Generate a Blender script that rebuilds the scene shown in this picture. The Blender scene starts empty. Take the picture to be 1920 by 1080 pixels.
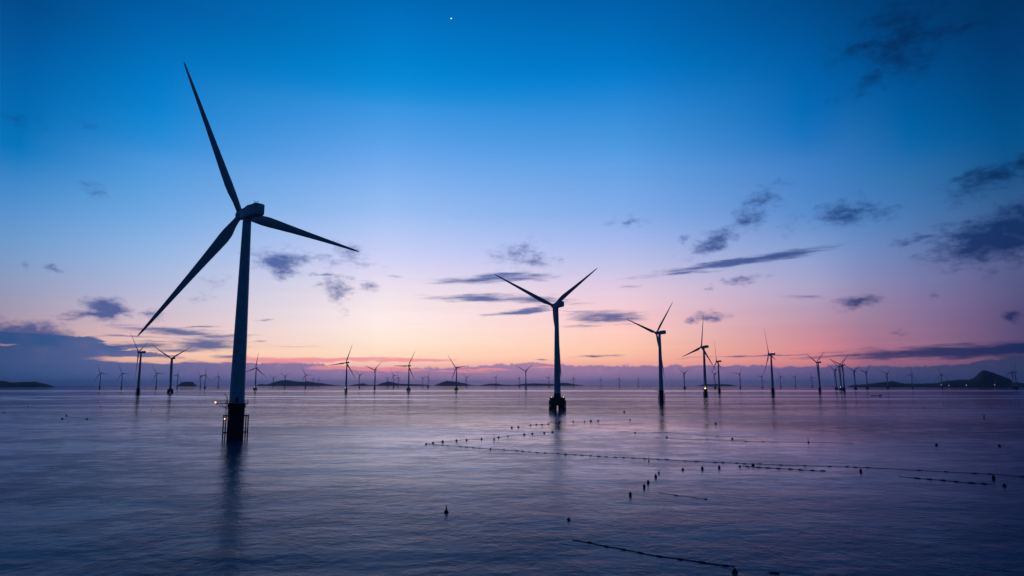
import bpy, bmesh, math, random
from mathutils import Vector, Matrix, noise
random.seed(7)
C = bpy.context.scene.collection
R = math.radians
scene = bpy.context.scene

# ------------------------------------------------------------------ camera
CAM_H, F = 21.0, 1280.0            # drone height in metres; focal length in 1920-wide pixels
PITCH = math.atan(182.0 / F)       # horizon 182 px below the picture centre
cam_d = bpy.data.cameras.new('camera')
cam_d.lens, cam_d.sensor_width = 24.0, 36.0
cam_d.clip_start, cam_d.clip_end = 0.5, 200000.0
cam = bpy.data.objects.new('camera', cam_d)
C.objects.link(cam)
cam.location = (0, 0, CAM_H)
cam.rotation_euler = (R(90) + PITCH, 0, 0)
scene.camera = cam
CAM = Vector((0, 0, CAM_H))

def ray(px, py):
    u, v = (px - 960) / F, (540 - py) / F
    return Vector((u, math.cos(PITCH) - v * math.sin(PITCH), math.sin(PITCH) + v * math.cos(PITCH)))
def at_height(px, py, z):
    d = ray(px, py)
    return CAM + d * ((z - CAM_H) / d.z)
def water_point(px, py, z=0.0):
    return at_height(px, py, z)
def project(p):
    q = p - CAM
    y = q.y * math.cos(PITCH) + q.z * math.sin(PITCH)
    z = -q.y * math.sin(PITCH) + q.z * math.cos(PITCH)
    return 960 + F * q.x / y, 540 - F * z / y
def azel(px, py):
    d = ray(px, py).normalized()
    return math.degrees(math.atan2(d.x, d.y)), math.degrees(math.asin(d.z))

# ------------------------------------------------------------------ render settings
scene.render.engine = 'CYCLES'
scene.view_settings.view_transform = 'Standard'
scene.view_settings.look = 'None'
scene.view_settings.exposure = 0.0
scene.view_settings.gamma = 1.0
scene.cycles.use_denoising = True
scene.cycles.max_bounces = 6
scene.cycles.volume_bounces = 0
scene.cycles.sample_clamp_indirect = 6.0

def lin(c):
    out = []
    for x in c:
        x = x / 255.0
        out.append(x / 12.92 if x <= 0.04045 else ((x + 0.055) / 1.055) ** 2.4)
    return tuple(out) + (1.0,)

# ------------------------------------------------------------------ world: dusk sky with clouds
world = bpy.data.worlds.new('World')
scene.world = world
world.use_nodes = True
world.cycles.sampling_method = 'MANUAL'
world.cycles.sample_map_resolution = 512
nt = world.node_tree
nt.nodes.clear()
N = nt.nodes.new
L = nt.links.new

def put(sock, v):
    if isinstance(v, bpy.types.NodeSocket):
        sock.id_data.links.new(v, sock)
    else:
        sock.default_value = v
def M(op, a, b=None, c=None, clamp=False, tree=None):
    n = (tree or nt).nodes.new('ShaderNodeMath')
    n.operation, n.use_clamp = op, clamp
    put(n.inputs[0], a)
    if b is not None: put(n.inputs[1], b)
    if c is not None: put(n.inputs[2], c)
    return n.outputs[0]
def SM(v, a, b, lo=0.0, hi=1.0, kind='SMOOTHSTEP', tree=None):
    n = (tree or nt).nodes.new('ShaderNodeMapRange')
    n.interpolation_type = kind
    put(n.inputs['Value'], v)
    n.inputs['From Min'].default_value, n.inputs['From Max'].default_value = a, b
    n.inputs['To Min'].default_value, n.inputs['To Max'].default_value = lo, hi
    return n.outputs['Result']
def MIX(f, a, b, blend='MIX', tree=None):
    n = (tree or nt).nodes.new('ShaderNodeMix')
    n.data_type, n.blend_type = 'RGBA', blend
    put(n.inputs[0], f)
    put(n.inputs[6], a)
    put(n.inputs[7], b)
    return n.outputs[2]
def RAMP(v, stops, interp='B_SPLINE', tree=None):
    n = (tree or nt).nodes.new('ShaderNodeValToRGB')
    cr = n.color_ramp
    cr.interpolation = interp
    stops = sorted(stops)
    cr.elements[0].position, cr.elements[0].color = stops[0]
    cr.elements[1].position, cr.elements[1].color = stops[-1]
    for p, c in stops[1:-1]:
        e = cr.elements.new(p)
        e.color = c
    put(n.inputs[0], v)
    return n.outputs[0]
def NOISE(vec, scale, detail=4.0, rough=0.5, tree=None, dims='3D', dist=0.0):
    n = (tree or nt).nodes.new('ShaderNodeTexNoise')
    n.noise_dimensions = dims
    put(n.inputs['Vector'], vec)
    n.inputs['Scale'].default_value = scale
    n.inputs['Detail'].default_value = detail
    n.inputs['Roughness'].default_value = rough
    n.inputs['Distortion'].default_value = dist
    return n.outputs[0]
def XYZ(x, y, z=0.0, tree=None):
    n = (tree or nt).nodes.new('ShaderNodeCombineXYZ')
    put(n.inputs[0], x); put(n.inputs[1], y); put(n.inputs[2], z)
    return n.outputs[0]

tc = N('ShaderNodeTexCoord')
nrm = N('ShaderNodeVectorMath'); nrm.operation = 'NORMALIZE'
L(tc.outputs['Generated'], nrm.inputs[0])
sep = N('ShaderNodeSeparateXYZ'); L(nrm.outputs[0], sep.inputs[0])
AZ = M('MULTIPLY', M('ARCTAN2', sep.outputs[0], sep.outputs[1]), 180 / math.pi)      # degrees, + to the right
EL = M('MULTIPLY', M('ARCSINE', sep.outputs[2]), 180 / math.pi)

# clear-sky colours: how the glow over the set sun dies away with height and to either side
SKY = {
 20:  [(0,(0,75,140)),(100,(0,92,165)),(200,(0,108,180)),(270,(0,118,190)),(300,(25,125,195)),(350,(70,140,205)),(400,(85,148,210)),(480,(125,160,205)),(550,(150,155,185)),(600,(168,147,166)),(640,(185,145,155)),(680,(150,120,145)),(722,(90,100,140))],
 280: [(0,(0,92,165)),(100,(0,112,190)),(200,(0,132,210)),(260,(35,140,215)),(300,(70,150,220)),(400,(110,170,228)),(480,(150,185,230)),(550,(185,190,220)),(600,(212,188,202)),(640,(232,190,185)),(665,(250,200,165)),(690,(235,170,150)),(722,(130,120,160))],
 720: [(0,(0,105,185)),(100,(0,128,205)),(160,(0,140,215)),(200,(45,148,225)),(300,(105,168,238)),(400,(160,195,245)),(450,(190,205,248)),(500,(218,216,248)),(550,(248,232,240)),(600,(255,239,236)),(640,(255,231,214)),(668,(255,222,188)),(690,(250,180,170)),(722,(150,130,170))],
 1170:[(0,(0,95,170)),(100,(0,115,195)),(170,(0,130,212)),(250,(70,150,222)),(300,(85,158,228)),(400,(135,175,235)),(450,(165,185,238)),(500,(195,198,236)),(550,(238,208,225)),(600,(252,200,203)),(640,(255,204,180)),(672,(255,188,156)),(695,(235,150,155)),(722,(140,115,155))],
 1520:[(0,(0,75,140)),(100,(0,92,165)),(200,(0,108,185)),(260,(20,115,190)),(300,(60,125,198)),(400,(85,140,205)),(450,(125,155,210)),(500,(150,165,210)),(550,(180,165,200)),(600,(184,145,167)),(640,(204,132,146)),(675,(224,134,136)),(695,(165,105,128)),(722,(95,86,128))],
 1610:[(0,(0,68,128)),(100,(0,83,150)),(200,(0,100,173)),(300,(48,118,186)),(400,(76,131,194)),(450,(105,140,196)),(500,(128,144,194)),(550,(152,140,178)),(600,(160,126,154)),(640,(168,114,138)),(675,(178,108,126)),(695,(120,86,120)),(722,(76,78,118))],
 1720:[(0,(0,60,115)),(100,(0,72,135)),(200,(0,92,160)),(270,(0,102,170)),(320,(45,110,170)),(400,(65,120,180)),(480,(105,125,175)),(550,(130,120,165)),(600,(135,110,145)),(650,(145,102,130)),(680,(148,92,122)),(700,(90,75,115)),(722,(60,70,110))],
 1900:[(0,(0,52,100)),(100,(0,60,118)),(200,(0,75,135)),(270,(0,85,145)),(330,(25,85,140)),(420,(60,95,145)),(480,(85,95,140)),(550,(90,85,130)),(600,(85,72,115)),(650,(80,70,110)),(685,(85,65,100)),(722,(40,55,90))],
}
EMAX = 60.0
def el_stops(px, lst, top, zen):
    st = [(max(0.0, azel(px, y)[1]) / EMAX, lin(c)) for y, c in lst]
    st += [(44 / EMAX, lin(top)), (1.0, lin(zen))]
    return st
elf = M('DIVIDE', EL, EMAX, clamp=True)
cols = []
BACK = [(0.0, lin((22, 30, 60))), (8 / EMAX, lin((14, 44, 82))), (25 / EMAX, lin((0, 42, 84))), (1.0, lin((0, 36, 70)))]
cols.append((-110.0, RAMP(elf, BACK)))
cols.append((-56.0, RAMP(elf, [(0.0, lin((40, 60, 100))), (6 / EMAX, lin((80, 90, 130))), (15 / EMAX, lin((40, 90, 150))), (28 / EMAX, lin((0, 65, 125))), (1.0, lin((0, 34, 75)))])))
for px in sorted(SKY):
    top = SKY[px][0][1]
    t2 = tuple(int(v * 0.78) for v in top)
    cols.append((azel(px, 450)[0], RAMP(elf, el_stops(px, SKY[px], t2, (0, 40, 84)))))
cols.append((58.0, RAMP(elf, [(0.0, lin((25, 40, 75))), (8 / EMAX, lin((45, 55, 95))), (18 / EMAX, lin((10, 55, 105))), (1.0, lin((0, 32, 70)))])))
cols.append((110.0, RAMP(elf, BACK)))
sky = cols[0][1]
for (a0, _), (a1, c1) in zip(cols[:-1], cols[1:]):
    sky = MIX(SM(AZ, a0, a1, kind='LINEAR'), sky, c1)

# clouds, each a patch of sky at its own bearing and height, broken up by noise
V = XYZ(AZ, EL)
def warp(scale, amp, sx, sy, off):
    n = N('ShaderNodeTexNoise')
    v = XYZ(M('MULTIPLY', AZ, sx), M('MULTIPLY', EL, sy), off)
    L(v, n.inputs['Vector'])
    n.inputs['Scale'].default_value, n.inputs['Detail'].default_value, n.inputs['Roughness'].default_value = scale, 4.0, 0.6
    s = N('ShaderNodeVectorMath'); s.operation = 'SUBTRACT'
    L(n.outputs['Color'], s.inputs[0]); s.inputs[1].default_value = (0.5, 0.5, 0.5)
    m = N('ShaderNodeVectorMath'); m.operation = 'MULTIPLY'
    L(s.outputs[0], m.inputs[0]); m.inputs[1].default_value = (amp[0], amp[1], 0)
    a = N('ShaderNodeVectorMath'); a.operation = 'ADD'
    L(V, a.inputs[0]); L(m.outputs[0], a.inputs[1])
    return a.outputs[0]
VW = warp(0.55, (2.6, 1.4), 0.8, 1.5, 3.0)

g = bpy.data.node_groups.new('cloud_patch', 'ShaderNodeTree')
for nm, ty in (('V', 'NodeSocketVector'), ('Centre', 'NodeSocketVector'), ('Rot', 'NodeSocketFloat'), ('Inv', 'NodeSocketVector'), ('Op', 'NodeSocketFloat'), ('Acc', 'NodeSocketFloat')):
    g.interface.new_socket(nm, in_out='INPUT', socket_type=ty)
g.interface.new_socket('Out', in_out='OUTPUT', socket_type='NodeSocketFloat')
gi, go = g.nodes.new('NodeGroupInput'), g.nodes.new('NodeGroupOutput')
vs = g.nodes.new('ShaderNodeVectorMath'); vs.operation = 'SUBTRACT'
g.links.new(gi.outputs['V'], vs.inputs[0]); g.links.new(gi.outputs['Centre'], vs.inputs[1])
vr = g.nodes.new('ShaderNodeVectorRotate'); vr.rotation_type = 'Z_AXIS'
g.links.new(vs.outputs[0], vr.inputs['Vector']); g.links.new(gi.outputs['Rot'], vr.inputs['Angle'])
vm = g.nodes.new('ShaderNodeVectorMath'); vm.operation = 'MULTIPLY'
g.links.new(vr.outputs[0], vm.inputs[0]); g.links.new(gi.outputs['Inv'], vm.inputs[1])
vl = g.nodes.new('ShaderNodeVectorMath'); vl.operation = 'LENGTH'
g.links.new(vm.outputs[0], vl.inputs[0])
fo = M('SUBTRACT', 1.0, M('MULTIPLY', vl.outputs['Value'], 0.5, tree=g), tree=g, clamp=True)
fo = M('MULTIPLY', fo, gi.outputs['Op'], tree=g)
mx = M('MAXIMUM', fo, gi.outputs['Acc'], tree=g)
g.links.new(mx, go.inputs['Out'])

def patches(lst, vec):
    acc = 0.0
    for (x, y, a, b, rot, op) in lst:
        n = N('ShaderNodeGroup'); n.node_tree = g
        ca, ce = azel(x, y)
        pa = math.degrees(a / F) * (1.0 / (1 + ((x - 960) / F) ** 2))
        pe = math.degrees(b / F)
        L(vec, n.inputs['V'])
        n.inputs['Centre'].default_value = (ca, ce, 0)
        n.inputs['Rot'].default_value = -R(rot)
        n.inputs['Inv'].default_value = (1 / pa, 1 / pe, 0)
        n.inputs['Op'].default_value = op
        put(n.inputs['Acc'], acc)
        acc = n.outputs[0]
    return acc
# (x, y, half width, half height, tilt, density)
PUFFS = [(525,493,46,22,-3,1.1),(565,484,30,14,0,.8),(640,494,70,12,-4,.66),(620,515,45,4,-3,.85),(632,543,30,36,10,.72),(600,538,18,8,0,.6),(690,538,25,14,0,.56),(198,580,40,17,0,1.2),(185,590,50,7,0,1.2),(211,606,16,5,0,.8),
 (138,600,16,5,0,.66),(285,591,17,8,0,.72),(970,476,44,26,20,.78),(1012,490,40,16,0,.7),(1345,452,58,19,22,.98),(1428,382,55,24,34,.82),(1400,415,30,12,40,.8),(1280,455,10,12,0,.66),
 (1590,397,58,22,-4,1.0),(1665,386,40,6,0,.62),(1865,447,115,34,12,1.25),(1725,447,50,7,5,.95),(1925,405,60,26,22,1.0),(1850,337,85,18,18,.92),(1925,305,45,20,20,.85),
 (1690,72,75,55,35,1.0),(1610,90,70,18,10,.74),(1640,140,75,18,30,.76),(1805,55,55,10,3,.68),(1605,566,40,12,8,.95),(1757,555,17,7,30,.68),
 (1335,594,36,8,3,.9),(1300,600,9,5,0,.8),(1392,524,34,9,8,.75),(1330,540,12,8,20,.7),(1905,593,22,9,10,.95),(1680,629,32,5,0,.72),(1185,415,32,14,0,.6),
 (45,230,34,20,0,.62),(175,355,26,14,0,.58),(165,235,34,16,0,.5),(107,505,15,5,0,.72),(48,497,9,7,0,.6),(45,628,80,16,0,1.45),(50,618,40,12,0,1.3),(380,560,30,12,0,.58),(410,525,30,10,0,.56),(1140,420,20,10,0,.5),(1480,420,40,20,20,.52),(660,470,50,22,-10,.58),(1250,40,200,60,0,.1)]
STREAKS = [(255,650,70,7,2,1.15),(330,657,60,4,2,.95),(300,640,50,2.5,0,.8),(330,621,95,7,-2,1.0),(392,646,62,11,0,1.1),(400,629,60,4,0,.9),(428,668,30,4,0,.95),(490,640,20,2.5,0,.8),(495,602,18,3,0,.7),(745,519,18,3,0,.7),(925,522,112,7,3,1.05),(955,514,60,5,2,.9),
 (905,559,88,7,0,1.1),(1010,562,60,8,-3,1.0),(985,584,62,5,6,1.1),(1140,596,58,11,0,1.12),(1115,588,60,4,0,.9),(1110,612,45,4,0,.8),(1380,492,148,6,6,1.15),(1455,481,80,7,4,1.1),(1285,512,55,3.5,2,.9),
 (1185,538,28,4,0,.66),(1505,557,32,5,0,.6),(1120,668,40,2.2,0,.95),(1020,674,14,1.8,0,.9),(1400,668,120,1.5,1,.9),(1780,660,200,9,1,1.3),(1600,666,120,3,1.5,1.0),(1900,655,90,10,0,1.3),(380,613,40,2,0,.8),(1040,583,150,3,-2,.7),
 (560,650,40,1.5,0,.6),(1650,640,100,3,0,.5),(250,630,120,2,1,.7)]
fb = NOISE(XYZ(M('MULTIPLY', AZ, 0.9), M('MULTIPLY', EL, 1.7), 1.7), 0.85, 10, 0.63)
fs = NOISE(XYZ(M('MULTIPLY', AZ, 0.34), M('ADD', M('MULTIPLY', EL, 3.6), M('MULTIPLY', AZ, -0.12)), 4.1), 1.0, 10, 0.68)
VS = warp(0.6, (2.6, 0.62), 0.6, 3.0, 9.0)
mp = M('ADD', patches(PUFFS, VW), M('MULTIPLY', M('SUBTRACT', fb, 0.5), 1.5))
ms = M('ADD', patches(STREAKS, VS), M('MULTIPLY', M('SUBTRACT', fs, 0.5), 1.35))
cm = M('MAXIMUM', SM(mp, 0.28, 1.06), SM(ms, 0.28, 1.0))
cm = M('MULTIPLY', cm, 0.95)
dark = MIX(1.0, sky, (0.10, 0.19, 0.46, 1), 'MULTIPLY')
dark = MIX(SM(EL, 6.0, 20.0), dark, MIX(1.0, sky, (0.35, 0.42, 0.52, 1), 'MULTIPLY'))
body = MIX(SM(EL, 3.0, 22.0), lin((84, 100, 158)), lin((0, 56, 106)))
cloud = MIX(0.45, dark, MIX(SM(AZ, 12.0, 36.0), body, lin((8, 44, 90))))
sky2 = MIX(cm, sky, cloud)

# red lit streaks just above the low bank
RED = [(600,675,150,4,1,1.35),(770,675,70,3,1,1.3),(905,693,45,2,0,1.1),(690,691,90,3.5,-1,1.3),(490,673,60,4,0,1.1),(1025,689,25,2,0,1.1),(860,697,60,2,0,1.0)]
mr = SM(M('ADD', patches(RED, VS), M('MULTIPLY', M('SUBTRACT', fs, 0.5), 0.6)), 0.35, 0.85)
RED_MASK = M('MULTIPLY', mr, 0.9)

# low bank of cloud lying on the horizon
prof = [(-180, 1.6), (-60, 3.6), (azel(0, 640)[0], 3.55), (azel(160, 641)[0], 3.5), (azel(225, 640)[0], 2.8), (azel(285, 641)[0], 2.6), (azel(345, 660)[0], 2.1), (azel(480, 684)[0], 1.75),
        (azel(560, 676)[0], 1.9), (azel(640, 690)[0], 1.55), (azel(760, 692)[0], 1.4), (azel(900, 683)[0], 1.65), (azel(975, 679)[0], 1.8), (azel(1100, 684)[0], 1.62), (azel(1340, 687)[0], 1.55),
        (azel(1560, 690)[0], 1.4), (azel(1700, 694)[0], 1.4), (azel(1920, 688)[0], 1.8), (60, 2.0), (180, 1.6)]
fc = N('ShaderNodeFloatCurve')
cu = fc.mapping.curves[0]
pts = [((a + 60) / 120, h / 5) for a, h in prof if -60 <= a <= 60]
cu.points[0].location, cu.points[1].location = pts[0], pts[-1]
for p in pts[1:-1]:
    cu.points.new(*p)
fc.mapping.update()
put(fc.inputs['Value'], M('DIVIDE', M('ADD', AZ, 60.0), 120.0, clamp=True))
top = M('MULTIPLY', fc.outputs[0], 5.0)
bn = NOISE(XYZ(AZ, M('MULTIPLY', EL, 1.2), 7.0), 0.9, 6, 0.6)
top = M('ADD', top, M('MULTIPLY', M('SUBTRACT', fs, 0.55), M('MULTIPLY', SM(AZ, -35.0, -31.0, 0.35, 1.5), SM(AZ, -29.0, -22.0, 1.0, 0.08))))
top = M('ADD', top, M('MULTIPLY', M('SUBTRACT', bn, 0.5), SM(AZ, -32.0, -22.0, 0.22, 0.95)))
bank = SM(M('SUBTRACT', top, EL), -0.06, 0.10)
gap = SM(M('ADD', patches([(285,675,85,4.5,-1,1.2),(420,672,80,6,0,1.2),(15,645,18,1.6,0,1.0),(205,642,12,1.5,0,.8)], VS), M('MULTIPLY', M('SUBTRACT', fs, 0.5), 0.7)), 0.35, 0.75)
bank = M('MULTIPLY', bank, M('SUBTRACT', 1.0, M('MULTIPLY', gap, 0.9)))
bcol = RAMP(M('DIVIDE', M('ADD', AZ, 60.0), 120.0, clamp=True),
            [(0.0, lin((20, 45, 90))), ((azel(0, 700)[0] + 60) / 120, lin((40, 76, 126))), ((azel(200, 700)[0] + 60) / 120, lin((58, 90, 146))), ((azel(420, 700)[0] + 60) / 120, lin((104, 100, 152))),
             ((azel(700, 700)[0] + 60) / 120, lin((158, 126, 168))), ((azel(950, 700)[0] + 60) / 120, lin((166, 126, 166))), ((azel(1200, 700)[0] + 60) / 120, lin((138, 114, 158))),
             ((azel(1450, 700)[0] + 60) / 120, lin((104, 96, 146))), ((azel(1650, 700)[0] + 60) / 120, lin((70, 72, 118))), ((azel(1900, 700)[0] + 60) / 120, lin((38, 54, 92))), (1.0, lin((18, 34, 70)))])
bcol = MIX(M('MULTIPLY', SM(EL, 1.2, 0.0), 0.7), bcol, MIX(1.0, bcol, (0.55, 0.95, 1.1, 1), 'MULTIPLY'))
bcol = MIX(M('MULTIPLY', SM(bn, 0.45, 0.75), SM(AZ, -32.0, -18.0, 0.04, 0.16)), bcol, sky)
sky2 = MIX(M('MULTIPLY', bank, 0.95), sky2, bcol)
sky2 = MIX(RED_MASK, sky2, lin((234, 146, 154)))
# below the horizon nothing but dark water lies
sky2 = MIX(SM(EL, -0.4, -1.5), sky2, lin((10, 20, 45)))

fv = NOISE(XYZ(M('MULTIPLY', AZ, 0.05), M('MULTIPLY', EL, 1.1), 12.0), 1.0, 5, 0.6)
veil = M('MULTIPLY', M('SUBTRACT', fv, 0.5), SM(EL, 1.0, 12.0, 0.22, 0.0))
lo = M('ADD', M('ADD', 1.0, veil), SM(EL, 8.0, 0.0, 0.0, 0.16))
lc_ = XYZ(lo, lo, lo)
sky2 = MIX(1.0, sky2, lc_, 'MULTIPLY')
bg = N('ShaderNodeBackground'); L(sky2, bg.inputs['Color']); bg.inputs['Strength'].default_value = 1.0
# a trace of physical twilight from the sun that has just set
SUN_AZ, SUN_EL = azel(720, 700)[0], 1.0
st = N('ShaderNodeTexSky'); st.sky_type = 'NISHITA'; st.sun_disc = False
st.sun_elevation, st.sun_rotation = R(SUN_EL), R(SUN_AZ)
bg2 = N('ShaderNodeBackground'); L(st.outputs[0], bg2.inputs['Color']); bg2.inputs['Strength'].default_value = 0.0004
ad = N('ShaderNodeAddShader'); L(bg.outputs[0], ad.inputs[0]); L(bg2.outputs[0], ad.inputs[1])
wo = N('ShaderNodeOutputWorld'); L(ad.outputs[0], wo.inputs['Surface'])

sun_d = bpy.data.lights.new('sun', 'SUN')
sun_d.energy, sun_d.angle, sun_d.color = 0.008, R(30), (1.0, 0.62, 0.42)
sun = bpy.data.objects.new('sun', sun_d); C.objects.link(sun)
sv = Vector((math.sin(R(SUN_AZ)) * math.cos(R(SUN_EL)), math.cos(R(SUN_AZ)) * math.cos(R(SUN_EL)), math.sin(R(SUN_EL))))
sun.rotation_euler = sv.to_track_quat('Z', 'Y').to_euler()

# ------------------------------------------------------------------ materials
def material(name, color, rough=0.5, metal=0.0, var=0.15, scale=0.6, bump=0.0, emit=None, estr=0.0, sample=False):
    m = bpy.data.materials.new(name); m.use_nodes = True
    t = m.node_tree
    b = t.nodes['Principled BSDF']
    b.inputs['Roughness'].default_value, b.inputs['Metallic'].default_value = rough, metal
    co = t.nodes.new('ShaderNodeTexCoord')
    n = NOISE(co.outputs['Object'], scale, 5, 0.6, tree=t)
    c0 = tuple(c * (1 - var) for c in color) + (1,)
    c1 = tuple(min(1, c * (1 + var)) for c in color) + (1,)
    put(b.inputs['Base Color'], RAMP(n, [(0.3, c0), (0.7, c1)], 'LINEAR', tree=t))
    if bump:
        bp = t.nodes.new('ShaderNodeBump'); bp.inputs['Strength'].default_value = bump
        t.links.new(n, bp.inputs['Height']); t.links.new(bp.outputs[0], b.inputs['Normal'])
    if emit:
        b.inputs['Emission Color'].default_value = tuple(emit) + (1,)
        b.inputs['Emission Strength'].default_value = estr
        if not sample: m.cycles.emission_sampling = 'NONE'
    return m
MAT = {}
MAT['paint'] = material('light_grey_paint', (0.60, 0.61, 0.62), 0.42, var=0.2, scale=0.35)
MAT['blade'] = material('blade_paint', (0.5, 0.51, 0.52), 0.4, var=0.06, scale=0.3)
MAT['steel'] = material('dark_marine_steel', (0.035, 0.033, 0.03), 0.6, var=0.5, scale=0.8)
MAT['galv'] = material('weathered_galvanised_steel', (0.09, 0.09, 0.09), 0.5, 0.4, var=0.3, scale=2.0)
MAT['concrete'] = material('sea_stained_concrete', (0.10, 0.098, 0.09), 0.85, var=0.4, scale=0.5, bump=0.3)
MAT['rubber'] = material('black_plastic_float', (0.012, 0.012, 0.013), 0.55, var=0.4, scale=6)
MAT['rope'] = material('wet_dark_rope', (0.014, 0.013, 0.012), 0.8, var=0.4, scale=8)
MAT['hull'] = material('dark_boat_paint', (0.02, 0.022, 0.028), 0.5, var=0.3, scale=1)
MAT['land'] = material('island_scrub', (0.012, 0.026, 0.032), 0.95, var=0.55, scale=0.012)
MAT['amber'] = material('amber_lamp_glass', (0.8, 0.5, 0.2), 0.3, emit=(1.0, 0.55, 0.12), estr=5.0)
MAT['amber_hot'] = material('bright_amber_lamp_glass', (0.8, 0.6, 0.3), 0.3, emit=(1.0, 0.66, 0.22), estr=12.0)
MAT['white_lamp'] = material('white_lamp_glass', (0.8, 0.8, 0.8), 0.3, emit=(0.85, 0.86, 1.0), estr=2.2)
MAT['red_lamp'] = material('red_lamp_glass', (0.6, 0.1, 0.1), 0.3, emit=(1.0, 0.12, 0.16), estr=5.0)
MAT['shore_lamp'] = material('shore_lamp_glass', (0.8, 0.7, 0.5), 0.3, emit=(1.0, 0.82, 0.62), estr=0.9)
MAT['star'] = material('star_glow', (0.5, 0.8, 1.0), 0.5, emit=(0.45, 0.85, 1.0), estr=2.2)

# ------------------------------------------------------------------ sea
sm = bpy.data.materials.new('sea_water'); sm.use_nodes = True
t = sm.node_tree
t.nodes.clear()
co = t.nodes.new('ShaderNodeTexCoord')
P = co.outputs['Object']
def scaled(vec, s, rot=0.0):
    n = t.nodes.new('ShaderNodeMapping')
    t.links.new(vec, n.inputs['Vector'])
    n.inputs['Scale'].default_value = s
    n.inputs['Rotation'].default_value = (0, 0, R(rot))
    return n.outputs[0]
# slicks and current lanes from kilometres down to tens of metres
b1 = NOISE(scaled(P, (0.0008, 0.0040, 1), 3), 1.0, 3, 0.55, tree=t, dist=0.3)
b2 = NOISE(scaled(P, (0.0055, 0.017, 1), -4), 1.0, 4, 0.6, tree=t, dist=0.5)
b3 = NOISE(scaled(P, (0.065, 0.075, 1), 12), 1.0, 4, 0.6, tree=t)
b0 = NOISE(scaled(P, (0.00022, 0.0011, 1), 2), 1.0, 3, 0.6, tree=t, dist=0.4)
b4 = NOISE(scaled(P, (0.24, 0.22, 1), -15), 1.0, 4, 0.65, tree=t)
lane = M('ADD', M('MULTIPLY', b0, 0.5, tree=t), M('ADD', M('MULTIPLY', b1, 0.35, tree=t), M('MULTIPLY', b2, 0.15, tree=t), tree=t), tree=t)
calm = SM(lane, 0.44, 0.56, tree=t)
# light breezes ruffle long lanes far out; between them the sea lies like a mirror
sx = t.nodes.new('ShaderNodeSeparateXYZ'); t.links.new(P, sx.inputs[0])
wob = M('MULTIPLY', M('SUBTRACT', b1, 0.5, tree=t), 0.55, tree=t)
yy = M('MULTIPLY', sx.outputs[1], M('ADD', 1.0, wob, tree=t), tree=t)
ruff = 0.0
for y0, w in ((2500, 330), (1330, 60), (1050, 60), (720, 35), (600, 20)):
    g_ = SM(M('ABSOLUTE', M('SUBTRACT', yy, float(y0), tree=t), tree=t), w * 1.25, w * 0.55, tree=t)
    ruff = M('MAXIMUM', ruff, g_, tree=t)
ruff = M('MULTIPLY', ruff, SM(M('ADD', M('MULTIPLY', b0, 0.6, tree=t), M('MULTIPLY', b2, 0.4, tree=t), tree=t), 0.42, 0.52, tree=t), tree=t)
faro = SM(sx.outputs[1], 480.0, 900.0, tree=t)
calm = M('ADD', M('MULTIPLY', calm, M('SUBTRACT', 1.0, faro, tree=t), tree=t), M('MULTIPLY', M('SUBTRACT', 1.0, ruff, tree=t), faro, tree=t), tree=t)
gust = M('ADD', M('MULTIPLY', b2, 0.4, tree=t), M('ADD', M('MULTIPLY', b3, 0.35, tree=t), M('MULTIPLY', b4, 0.25, tree=t), tree=t), tree=t)
slick = SM(gust, 0.41, 0.59, tree=t)
ripple = NOISE(scaled(P, (2.3, 1.4, 1), 32), 1.0, 3, 0.6, tree=t)
chop = NOISE(scaled(P, (0.50, 0.38, 1), 26), 1.0, 3, 0.5, tree=t)
swell = NOISE(scaled(P, (0.07, 0.10, 1), 14), 1.0, 3, 0.5, tree=t)
roll = NOISE(scaled(P, (0.009, 0.026, 1), -4), 1.0, 3, 0.5, tree=t)
h = M('MULTIPLY', ripple, 0.046, tree=t)
h = M('ADD', h, M('MULTIPLY', chop, 0.085, tree=t), tree=t)
h = M('MULTIPLY', h, SM(slick, 0, 1, 1.35, 0.6, tree=t), tree=t)
h = M('ADD', h, M('MULTIPLY', swell, 0.24, tree=t), tree=t)
h = M('ADD', h, M('MULTIPLY', roll, 0.9, tree=t), tree=t)
bp = t.nodes.new('ShaderNodeBump')
bp.inputs['Strength'].default_value, bp.inputs['Distance'].default_value = 1.0, 1.0
t.links.new(h, bp.inputs['Height'])
# painted sheen: reflection boosted over an oval of sea, rim broken by noise
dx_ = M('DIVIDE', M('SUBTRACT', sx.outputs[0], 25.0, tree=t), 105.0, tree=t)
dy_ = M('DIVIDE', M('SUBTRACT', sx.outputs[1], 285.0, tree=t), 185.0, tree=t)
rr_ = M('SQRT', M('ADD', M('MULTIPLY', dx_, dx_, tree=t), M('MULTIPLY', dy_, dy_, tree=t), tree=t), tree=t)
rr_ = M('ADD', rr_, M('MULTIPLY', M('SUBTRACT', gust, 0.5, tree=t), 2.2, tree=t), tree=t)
sheen_boost = SM(rr_, 1.45, 0.35, tree=t)
fr = t.nodes.new('ShaderNodeFresnel'); fr.inputs['IOR'].default_value = 1.105
t.links.new(bp.outputs[0], fr.inputs['Normal'])
gl = t.nodes.new('ShaderNodeBsdfGlossy')
gl.inputs['Color'].default_value = (0.75, 0.84, 1.0, 1)
put(gl.inputs['Roughness'], SM(calm, 0, 1, 0.18, 0.035, tree=t))
t.links.new(bp.outputs[0], gl.inputs['Normal'])
df = t.nodes.new('ShaderNodeBsdfDiffuse'); df.inputs['Color'].default_value = (0.0002, 0.07, 0.14, 1)
mxs = t.nodes.new('ShaderNodeMixShader')
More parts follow.
